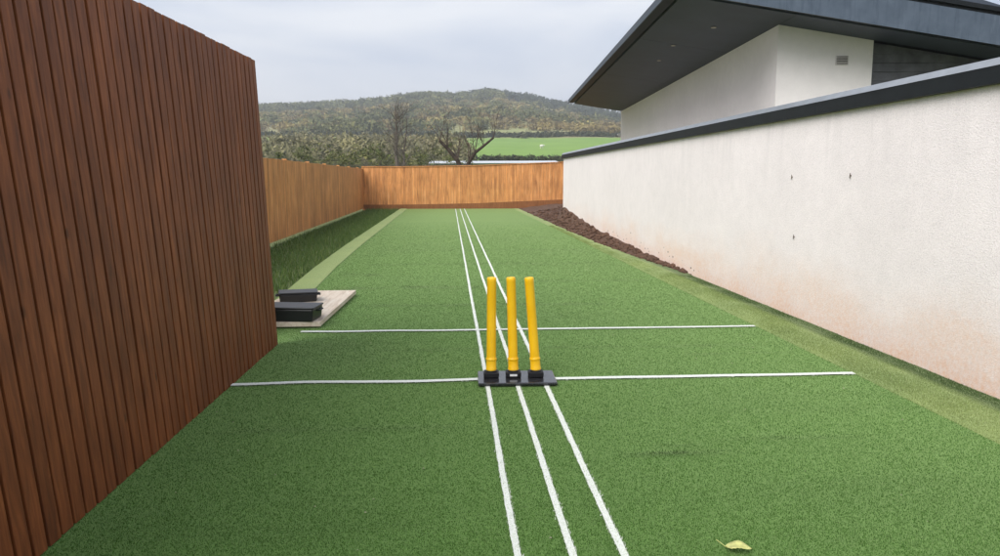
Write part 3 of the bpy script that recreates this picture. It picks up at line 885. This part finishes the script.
bin_('black_crate', -1.66, 8.25, 0.0755, 0.20, 0.13, 0.09, R(12), 'smaller black crate farther back on the plywood sheet')

# ------------------------------------------------------------------ fallen leaf
lf = empty('fallen_leaf', (1.062, 2.60, 0.028), R(-18))
tag(lf, 'single pale yellow leaf lying on the turf at the bottom edge', 'leaf')
vs = []; fs = []; nn = 14
for i in range(nn + 1):
    u = i / nn; wd = 0.030 * math.sin(math.pi * u ** 0.8) ** 0.75 * (1 + 0.08 * math.sin(u * 40)) + (0.0008)
    for s_ in (-1, -0.5, 0, 0.5, 1):
        vs.append((u * 0.094 - 0.045, s_ * wd, 0.006 * abs(s_) ** 1.5 + 0.010 * math.sin(u * 3) + 0.002 * math.sin(u * 9 + s_ * 3)))
for i in range(nn):
    for j in range(4):
        q = i * 5 + j; fs.append((q, q + 1, q + 6, q + 5)[::-1])
mb = MB(); mb.add(vs, fs, 0.5); bl = mb.build('blade', M['leaf'], lf, smooth=True)
sm = bl.modifiers.new('Solid', 'SOLIDIFY'); sm.thickness = 0.0008
mb = MB(); mb.tube((-0.045, 0, 0.002), (-0.062, 0.010, 0.010), 0.0013, 0.0012, 6); mb.tube((-0.062, 0.010, 0.010), (-0.078, 0.024, 0.014), 0.0012, 0.0015, 6); mb.tube((-0.045, 0, 0.003), (0.035, 0, 0.012), 0.001, 0.0005, 5)
mb.build('stalk', M['leaf'], lf, smooth=True)

# ------------------------------------------------------------------ bare trees and shrubs
def grow(mb, p, d, L, r, depth, spread, gravity=0.0, nseg=3, kids=(2, 3), ratio=0.72, wig=0.18, tint=0.5):
    q = Vector(p); dd = Vector(d).normalized()
    pts = [(q.copy(), r)]
    for i in range(nseg):
        dd = (dd + Vector((random.gauss(0, wig), random.gauss(0, wig), random.gauss(0, wig) + gravity))).normalized()
        q2 = q + dd * (L / nseg); r2 = r * (1 - 0.30 * (i + 1) / nseg)
        mb.tube(q, q2, pts[-1][1], r2, 6 if r > 0.03 else 3, caps=False, tint=tint)
        q = q2; pts.append((q.copy(), r2))
    if depth <= 0: return
    for _ in range(random.randint(*kids)):
        ax = dd.orthogonal().normalized()
        ax.rotate(Matrix.Rotation(random.uniform(0, 2 * math.pi), 3, dd))
        nd = dd.copy(); nd.rotate(Matrix.Rotation(random.uniform(0.35, 1.0) * spread, 3, ax))
        grow(mb, q, nd, L * ratio * random.uniform(0.8, 1.15), pts[-1][1] * random.uniform(0.6, 0.8), depth - 1, spread, gravity, 2 if depth < 3 else nseg, kids, ratio, wig, tint)
    # side twigs
    for (pp, rr) in pts[1:-1]:
        if random.random() < 0.75:
            ax = dd.orthogonal().normalized(); ax.rotate(Matrix.Rotation(random.uniform(0, 2 * math.pi), 3, dd))
            nd = dd.copy(); nd.rotate(Matrix.Rotation(random.uniform(0.7, 1.2), 3, ax))
            grow(mb, pp, nd, L * ratio * 0.7, rr * 0.5, depth - 2 if depth > 2 else 0, spread, gravity, 2, (2, 2), ratio, wig, tint)

def leaf_cloud(name, mat, centers, radii, n, size, parent, flat=0.8):
    C0 = np.array(centers); Rr = np.array(radii)
    idx = rng.integers(0, len(C0), n)
    v = rng.normal(0, 1, (n, 3)); v /= np.linalg.norm(v, axis=1)[:, None]
    rad = Rr[idx] * rng.random(n) ** 0.45
    P = C0[idx] + v * rad[:, None] * np.array([1, 1, flat])
    V = P[:, None, :] + rng.normal(0, size, (n, 3, 3))
    t = np.clip(rng.random(n) * 0.6 + rng.random(len(C0))[idx] * 0.4, 0, 1)
    return tri_cloud(name, V, t, mat, parent)

def place(px, D):                     # direction fan seen from the pitch end, metres
    return ((px - 450) / 755 * D, D)

# tree with two dark leaning limbs in the middle of the far fence
random.seed(21)
x, y = place(462, 41)
t = empty('bare_tree', (x, y, -0.06)); tag(t, 'bare dark tree forking low into two leaning limbs above the far fence', 'tree')
mb = MB()
mb.tube((0, 0, 0), (0.05, 0, 1.7), 0.17, 0.15, 8)
L1 = [((0.05, 0, 1.7), 0.14), ((-0.25, 0, 2.4), 0.12), ((-0.75, 0.1, 3.0), 0.095), ((-1.2, 0.1, 3.45), 0.075)]
L2 = [((0.05, 0, 1.7), 0.13), ((0.38, 0, 2.3), 0.10), ((0.7, -0.1, 2.8), 0.085), ((1.15, 0, 3.15), 0.07), ((1.7, 0.1, 3.6), 0.055)]
for LL in (L1, L2):
    for (a, ra), (b, rb) in zip(LL, LL[1:]):
        mb.tube(a, b, ra, rb, 8, tint=0.3)
trunk = mb.build('trunk', M['bark'], t, smooth=True)
mb = MB()
for LL in (L1, L2):
    for i, (a, ra) in enumerate(LL[1:]):
        for kk in range(3):
            sx_ = random.uniform(-0.7, 0.7)
            grow(mb, a, (sx_ * 0.6, random.uniform(-0.4, 0.4), 1.2), random.uniform(0.6, 0.9), ra * 0.33, 3, 0.5, 0.04, 3, (2, 2), 0.72, 0.12)
mb.build('branches', M['bark_mid'], t)

x, y = place(398, 46)
t = empty('bare_tree', (x, y, -0.06)); tag(t, 'tall slender bare tree with grey upright twigs near the left end of the far fence', 'tree')
mb = MB()
stem = [((0, 0, 0), 0.14), ((0.06, 0, 1.6), 0.12), ((-0.04, 0, 2.9), 0.10), ((0.03, 0, 4.1), 0.07), ((-0.03, 0, 5.7), 0.03)]
for (a, ra), (b, rb) in zip(stem, stem[1:]): mb.tube(a, b, ra, rb, 8)
for (a, ra), (b, rb) in zip([((0.25, 0, 0), 0.10), ((0.45, 0, 1.7), 0.08), ((0.42, 0, 3.0), 0.06), ((0.6, 0, 4.2), 0.035)], [((0.45, 0, 1.7), 0.08), ((0.42, 0, 3.0), 0.06), ((0.6, 0, 4.2), 0.035), ((0.62, 0, 5.0), 0.02)]): mb.tube(a, b, ra, rb, 8)
mb.build('trunk', M['bark_grey'], t, smooth=True)
mb = MB()
for i in range(34):
    z = random.uniform(1.6, 5.2); an = random.uniform(0, 6.28)
    grow(mb, (0.02 + (0.4 if i % 3 == 0 and z < 4.6 else 0), 0, z), (math.cos(an) * 0.75, math.sin(an) * 0.75, 1.0), 0.95 - 0.09 * z + 0.1, 0.026, 3, 0.6, 0.02, 3, (2, 3), 0.72, 0.14)
mb.build('branches', M['bark_grey'], t)

# thicket shrubs behind the far fence: three source plants copied along the row
def shrub_source(seed, leafy):
    random.seed(seed)
    mb = MB()
    for i in range(13):
        an = random.uniform(0, 6.28)
        grow(mb, (math.cos(an) * 0.3, math.sin(an) * 0.3, 0), (math.cos(an) * 0.5, math.sin(an) * 0.5, 1.0), 1.0, 0.030, 4, 0.75, 0.0, 3, (2, 3), 0.74, 0.18)
    root = empty('bare_shrub'); root_l = None
    b = mb.build('stems', M['bark_grey'], root)
    cs = [(random.gauss(0, 0.9), random.gauss(0, 0.9), random.uniform(0.8, 2.8)) for _ in range(26)]
    l = leaf_cloud('foliage', M['ivy'], cs, [random.uniform(0.25, 0.55) for _ in cs], leafy, 0.045, root)
    return root
srcs = [shrub_source(5, 1500), shrub_source(9, 3000), shrub_source(13, 800)]
rows = [(372, 50, 1.20), (388, 56, 1.30), (406, 52, 1.05), (420, 60, 1.30), (432, 54, 0.95), (446, 62, 1.15), (458, 70, 1.05), (356, 58, 1.35), (338, 52, 1.15), (322, 60, 1.35), (304, 54, 1.2)]
order = sorted(range(len(rows)), key=lambda i: rows[i][0])
names = ['leftmost', 'second', 'third', 'fourth', 'fifth', 'sixth', 'seventh', 'eighth', 'ninth', 'tenth', 'rightmost']
used = [False] * 3
random.seed(3)
for rank, i in enumerate(order):
    px, D, s = rows[i]; kx = i % 3
    if not used[kx]:
        o = srcs[kx]; used[kx] = True
    else:
        o = srcs[kx].copy(); link(o)
        for ch in list(srcs[kx].children):
            c = ch.copy(); link(c); c.parent = o
    x, y = place(px, D)
    o.location = (x, y, -0.06); o.rotation_euler = (0, 0, random.uniform(0, 6.28)); o.scale = (s * 1.15, s * 1.15, s * 0.98)
    w_ = names[rank] + (' from the left' if 0 < rank < 10 else '')
    tag(o, '%s of the grey brown twiggy shrubs in the row behind the fence' % w_, 'shrub', 'twiggy shrubs behind the far fence')

# ------------------------------------------------------------------ low pale-roofed shed beyond the fence
sh = empty('low_shed', (3.6, 70, 0)); tag(sh, 'long low shed with pale metal roof just above the far fence', 'shed')
mb = MB(); mb.box(-5.2, 6.2, 0, 5, -0.1, 2.62); mb.build('wall', M['shed_wall'], sh)
mb = MB()
mb.hexa([(-5.5, -0.3, 2.70), (6.5, -0.3, 2.76), (6.5, 2.6, 2.98), (-5.5, 2.6, 2.92), (-5.5, -0.3, 2.76), (6.5, -0.3, 2.82), (6.5, 2.6, 3.04), (-5.5, 2.6, 2.98)])
mb.hexa([(-5.5, 2.603, 2.92), (6.5, 2.603, 2.98), (6.5, 5.4, 2.76), (-5.5, 5.4, 2.70), (-5.5, 2.603, 2.98), (6.5, 2.603, 3.04), (6.5, 5.4, 2.82), (-5.5, 5.4, 2.76)])
mb.build('roof', M['shed_roof'], sh)

# sheep
x, y = place(541, 205)
shp = empty('sheep', (x, y, terrain_z(x, y)), 0.3); tag(shp, 'white sheep standing alone in the green field on the hillside', 'sheep')
mb = MB()
mb.lathe([(0.12, -0.55), (0.28, -0.45), (0.36, -0.2), (0.37, 0.15), (0.30, 0.42), (0.16, 0.55), (0.12, 0.70), (0.13, 0.82), (0.06, 0.98)], (0, 0, 0.72), axis=(1, 0, 0.12), n=12)
for sx_, sy_ in ((-0.35, -0.16), (-0.35, 0.16), (0.32, -0.16), (0.32, 0.16)):
    mb.tube((sx_, sy_, 0.55), (sx_ - 0.03, sy_, 0.28), 0.075, 0.05, 6); mb.tube((sx_ - 0.03, sy_, 0.28), (sx_, sy_, 0.0), 0.05, 0.04, 6)
mb.build('body', M['wool'], shp, smooth=True)

# ------------------------------------------------------------------ hillside vegetation masses
def veg(name, mat, P, Rr, Hh, K, size, cone=False):
    """P (n,3) base points, Rr radii, Hh heights, K faces per plant"""
    n = len(P)
    idx = np.repeat(np.arange(n), K); m = len(idx)
    u = rng.random(m)
    v = rng.normal(0, 1, (m, 3)); v /= np.linalg.norm(v, axis=1)[:, None]
    if cone:
        rad = Rr[idx] * (1 - u) * rng.random(m) ** 0.4
        a = rng.uniform(0, 6.28, m)
        Q = P[idx] + np.stack([np.cos(a) * rad, np.sin(a) * rad, u * Hh[idx]], 1)
    else:
        s = rng.random(m) ** 0.3
        Q = P[idx] + np.stack([v[:, 0] * Rr[idx] * s, v[:, 1] * Rr[idx] * s, Hh[idx] * (0.52 + 0.5 * v[:, 2] * s)], 1)
    sz = size * rng.uniform(0.6, 1.4, m)
    V = Q[:, None, :] + rng.normal(0, 1, (m, 3, 3)) * sz[:, None, None]
    t = np.clip(rng.random(n)[idx] * 0.65 + rng.random(m) * 0.35, 0, 1)
    return tri_cloud(name, V, t, mat)
def pts(n, f):
    out = []
    while len(out) < n:
        x, y = f()
        out.append((x, y, terrain_z(x, y) - 0.3))
    return np.array(out)
def at(px, D): return ((px - 450) / 755 * D, D)
U = random.uniform
random.seed(11)
# conifers along the right crest and down its shoulder
def fc():
    px = U(468, 700); lo = np.interp(px, [468, 500, 560, 620, 700], [715, 690, 620, 540, 480])
    return at(px, U(lo, 768))
P = pts(1500, fc); n = len(P)
tag(veg('conifer_wood', M['conifer'], P, rng.uniform(1.6, 3.0, n), rng.uniform(5, 9.5, n), 46, 0.55, True), 'dark conifer wood along the right of the hill crest', 'woodland', kind='stuff')
def fo():
    px = U(180, 500); return at(px, U(640, 766))
P = pts(1100, fo); n = len(P)
tag(veg('deciduous_wood', M['olive'], P, rng.uniform(3.5, 7.5, n), rng.uniform(5.0, 9.0, n), 130, 0.7), 'olive grey autumn wood along the left of the hill crest', 'woodland', kind='stuff')
def fsb():
    while True:
        px = U(150, 700); D = U(330, 680); x, y = at(px, D)
        v = mn.noise(Vector((x * 0.010, y * 0.022, 7)))
        if v > 0.02 or random.random() < 0.10: return x, y
P = pts(1300, fsb); n = len(P)
tag(veg('hillside_scrub', M['scrub'], P, rng.uniform(2.0, 5.0, n), rng.uniform(1.8, 4.5, n), 90, 0.5), 'brown and ochre scrub covering the middle of the hill', 'scrub', kind='stuff')
def fo2():
    while True:
        px = U(150, 700); D = U(330, 640); x, y = at(px, D)
        v = mn.noise(Vector((x * 0.012 + 40, y * 0.03, 7)))
        if v > 0.22: return x, y
P = pts(520, fo2); n = len(P)
tag(veg('hillside_thicket', M['olive'], P, rng.uniform(2.5, 6.0, n), rng.uniform(3, 6.5, n), 110, 0.55), 'olive green thickets between the patches of scrub', 'scrub', kind='stuff')
def fh():
    return at(U(150, 720), random.gauss(312, 2.2))
P = pts(700, fh); n = len(P)
tag(veg('field_hedge', M['hedge'], P, rng.uniform(1.0, 1.8, n), rng.uniform(1.3, 2.6, n), 46, 0.3), 'dark hedge along the top of the green field', 'hedge', kind='stuff')
def fh2():
    return at(U(280, 700), random.gauss(132, 0.8))
P = pts(420, fh2); n = len(P)
tag(veg('field_hedge', M['hedge'], P, rng.uniform(0.6, 0.9, n), rng.uniform(1.1, 1.5, n), 70, 0.14), 'low dark hedge along the bottom of the green field', 'hedge', kind='stuff')
def fm():
    px = U(250, 464); return at(px, U(95, 215))
P = pts(420, fm); n = len(P)
M['thicket'] = mat_leafy('thicket_grey', (0.10, 0.10, 0.06), (0.18, 0.165, 0.10), (0.33, 0.30, 0.15), nscale=0.15)
tag(veg('valley_thicket', M['thicket'], P, rng.uniform(1.4, 2.6, n), rng.uniform(2.5, 5.0, n), 150, 0.22), 'grey brown thicket filling the valley left of the green field', 'scrub', kind='stuff')

# grass on the left verge beyond the pale strip
n = 26000
Yg = rng.uniform(7.2, 34.8, n); Xg = rng.uniform(-3.75, -2.0, n)
ok = Xg < np.interp(Yg, [7, 12, 16, 36], [-2.15, -2.15, -2.2, -2.3])
V = fibre_mesh('verge_grass', M['grassblade'], Xg[ok], Yg[ok], -0.06, 0.05, 0.16, 0.012, 0.5)
tag(V, 'short rough grass on the verge left of the pitch', 'grass', kind='stuff')

# ------------------------------------------------------------------ haze
HAZE = True
if HAZE:
    mb = MB(); mb.box(-3300, 3300, -500, 3400, -45, 130)
    km = bpy.data.materials.new('haze_air'); km.use_nodes = True
    nt = km.node_tree; nt.nodes.remove(nt.nodes['Principled BSDF'])
    pv = nt.nodes.new('ShaderNodeVolumePrincipled')
    pv.inputs['Color'].default_value = (0.93, 0.96, 1.0, 1)
    pv.inputs['Density'].default_value = 0.00065
    pv.inputs['Anisotropy'].default_value = 0.2
    nt.links.new(pv.outputs['Volume'], nt.nodes['Material Output'].inputs['Volume'])
    hz = mb.build('haze', km); tag(hz, 'faint pale haze in the air over the valley', 'haze', kind='stuff')

# ------------------------------------------------------------------ sky and sun
SUN_EL, SUN_AZ = R(41), R(222)           # azimuth clockwise from +Y: behind and left of the camera
w = bpy.data.worlds.new('World'); S.world = w; w.use_nodes = True
nt = w.node_tree; bg = nt.nodes['Background']
sky = nt.nodes.new('ShaderNodeTexSky'); sky.sky_type = 'NISHITA'; sky.sun_disc = False
sky.sun_elevation = SUN_EL; sky.sun_rotation = SUN_AZ
sky.air_density = 1.0; sky.dust_density = 3.0; sky.ozone_density = 1.0
tc = nt.nodes.new('ShaderNodeTexCoord')
mp = nt.nodes.new('ShaderNodeMapping'); mp.inputs['Scale'].default_value = (1.0, 1.0, 3.6)
nt.links.new(tc.outputs['Generated'], mp.inputs['Vector'])
nz = nt.nodes.new('ShaderNodeTexNoise'); nz.inputs['Scale'].default_value = 2.3; nz.inputs['Detail'].default_value = 5; nz.inputs['Roughness'].default_value = 0.5
nz.inputs['Distortion'].default_value = 0.4
nt.links.new(mp.outputs['Vector'], nz.inputs['Vector'])
cr = nt.nodes.new('ShaderNodeValToRGB')
cr.color_ramp.elements[0].position = 0.34; cr.color_ramp.elements[0].color = (4.3, 4.95, 6.3, 1)
cr.color_ramp.elements[1].position = 0.66; cr.color_ramp.elements[1].color = (7.6, 7.75, 8.1, 1)
nt.links.new(nz.outputs['Fac'], cr.inputs['Fac'])
mx = nt.nodes.new('ShaderNodeMix'); mx.data_type = 'RGBA'; mx.inputs[0].default_value = 0.86
nt.links.new(sky.outputs['Color'], mx.inputs[6]); nt.links.new(cr.outputs['Color'], mx.inputs[7])
sp = nt.nodes.new('ShaderNodeSeparateXYZ'); nt.links.new(tc.outputs['Generated'], sp.inputs[0])
mr = nt.nodes.new('ShaderNodeMapRange'); mr.inputs['From Min'].default_value = 0.02; mr.inputs['From Max'].default_value = 0.17
mr.inputs['To Min'].default_value = 0.75; mr.inputs['To Max'].default_value = 0.0
nt.links.new(sp.outputs['Z'], mr.inputs['Value'])
mh = nt.nodes.new('ShaderNodeMix'); mh.data_type = 'RGBA'
nt.links.new(mr.outputs['Result'], mh.inputs[0]); nt.links.new(mx.outputs[2], mh.inputs[6]); mh.inputs[7].default_value = (7.9, 8.0, 8.3, 1)
nt.links.new(mh.outputs[2], bg.inputs['Color'])
bg.inputs['Strength'].default_value = 0.10

sun = bpy.data.lights.new('sun', 'SUN'); sun.energy = 2.7; sun.angle = R(45); sun.color = (1.0, 0.97, 0.94)
so = bpy.data.objects.new('sun', sun); link(so)
dirv = Vector((math.sin(SUN_AZ) * math.cos(SUN_EL), math.cos(SUN_AZ) * math.cos(SUN_EL), math.sin(SUN_EL)))
so.rotation_euler = dirv.to_track_quat('Z', 'Y').to_euler()
so.location = (-6, -6, 12)

# ------------------------------------------------------------------ camera
cam = bpy.data.cameras.new('camera'); cam.sensor_width = 36; cam.lens = 27.18
cam.clip_start = 0.05; cam.clip_end = 6000
co = bpy.data.objects.new('camera', cam); link(co)
co.location = (0, 0, 1.4)
co.rotation_euler = (R(90 - 7.545), 0, -YAW)
S.camera = co
S.view_settings.view_transform = 'Standard'
S.view_settings.look = 'None'
S.view_settings.exposure = 0.5
S.view_settings.gamma = 1
S.render.engine = 'CYCLES'
S.cycles.use_denoising = True
S.cycles.max_bounces = 6
S.cycles.volume_bounces = 0
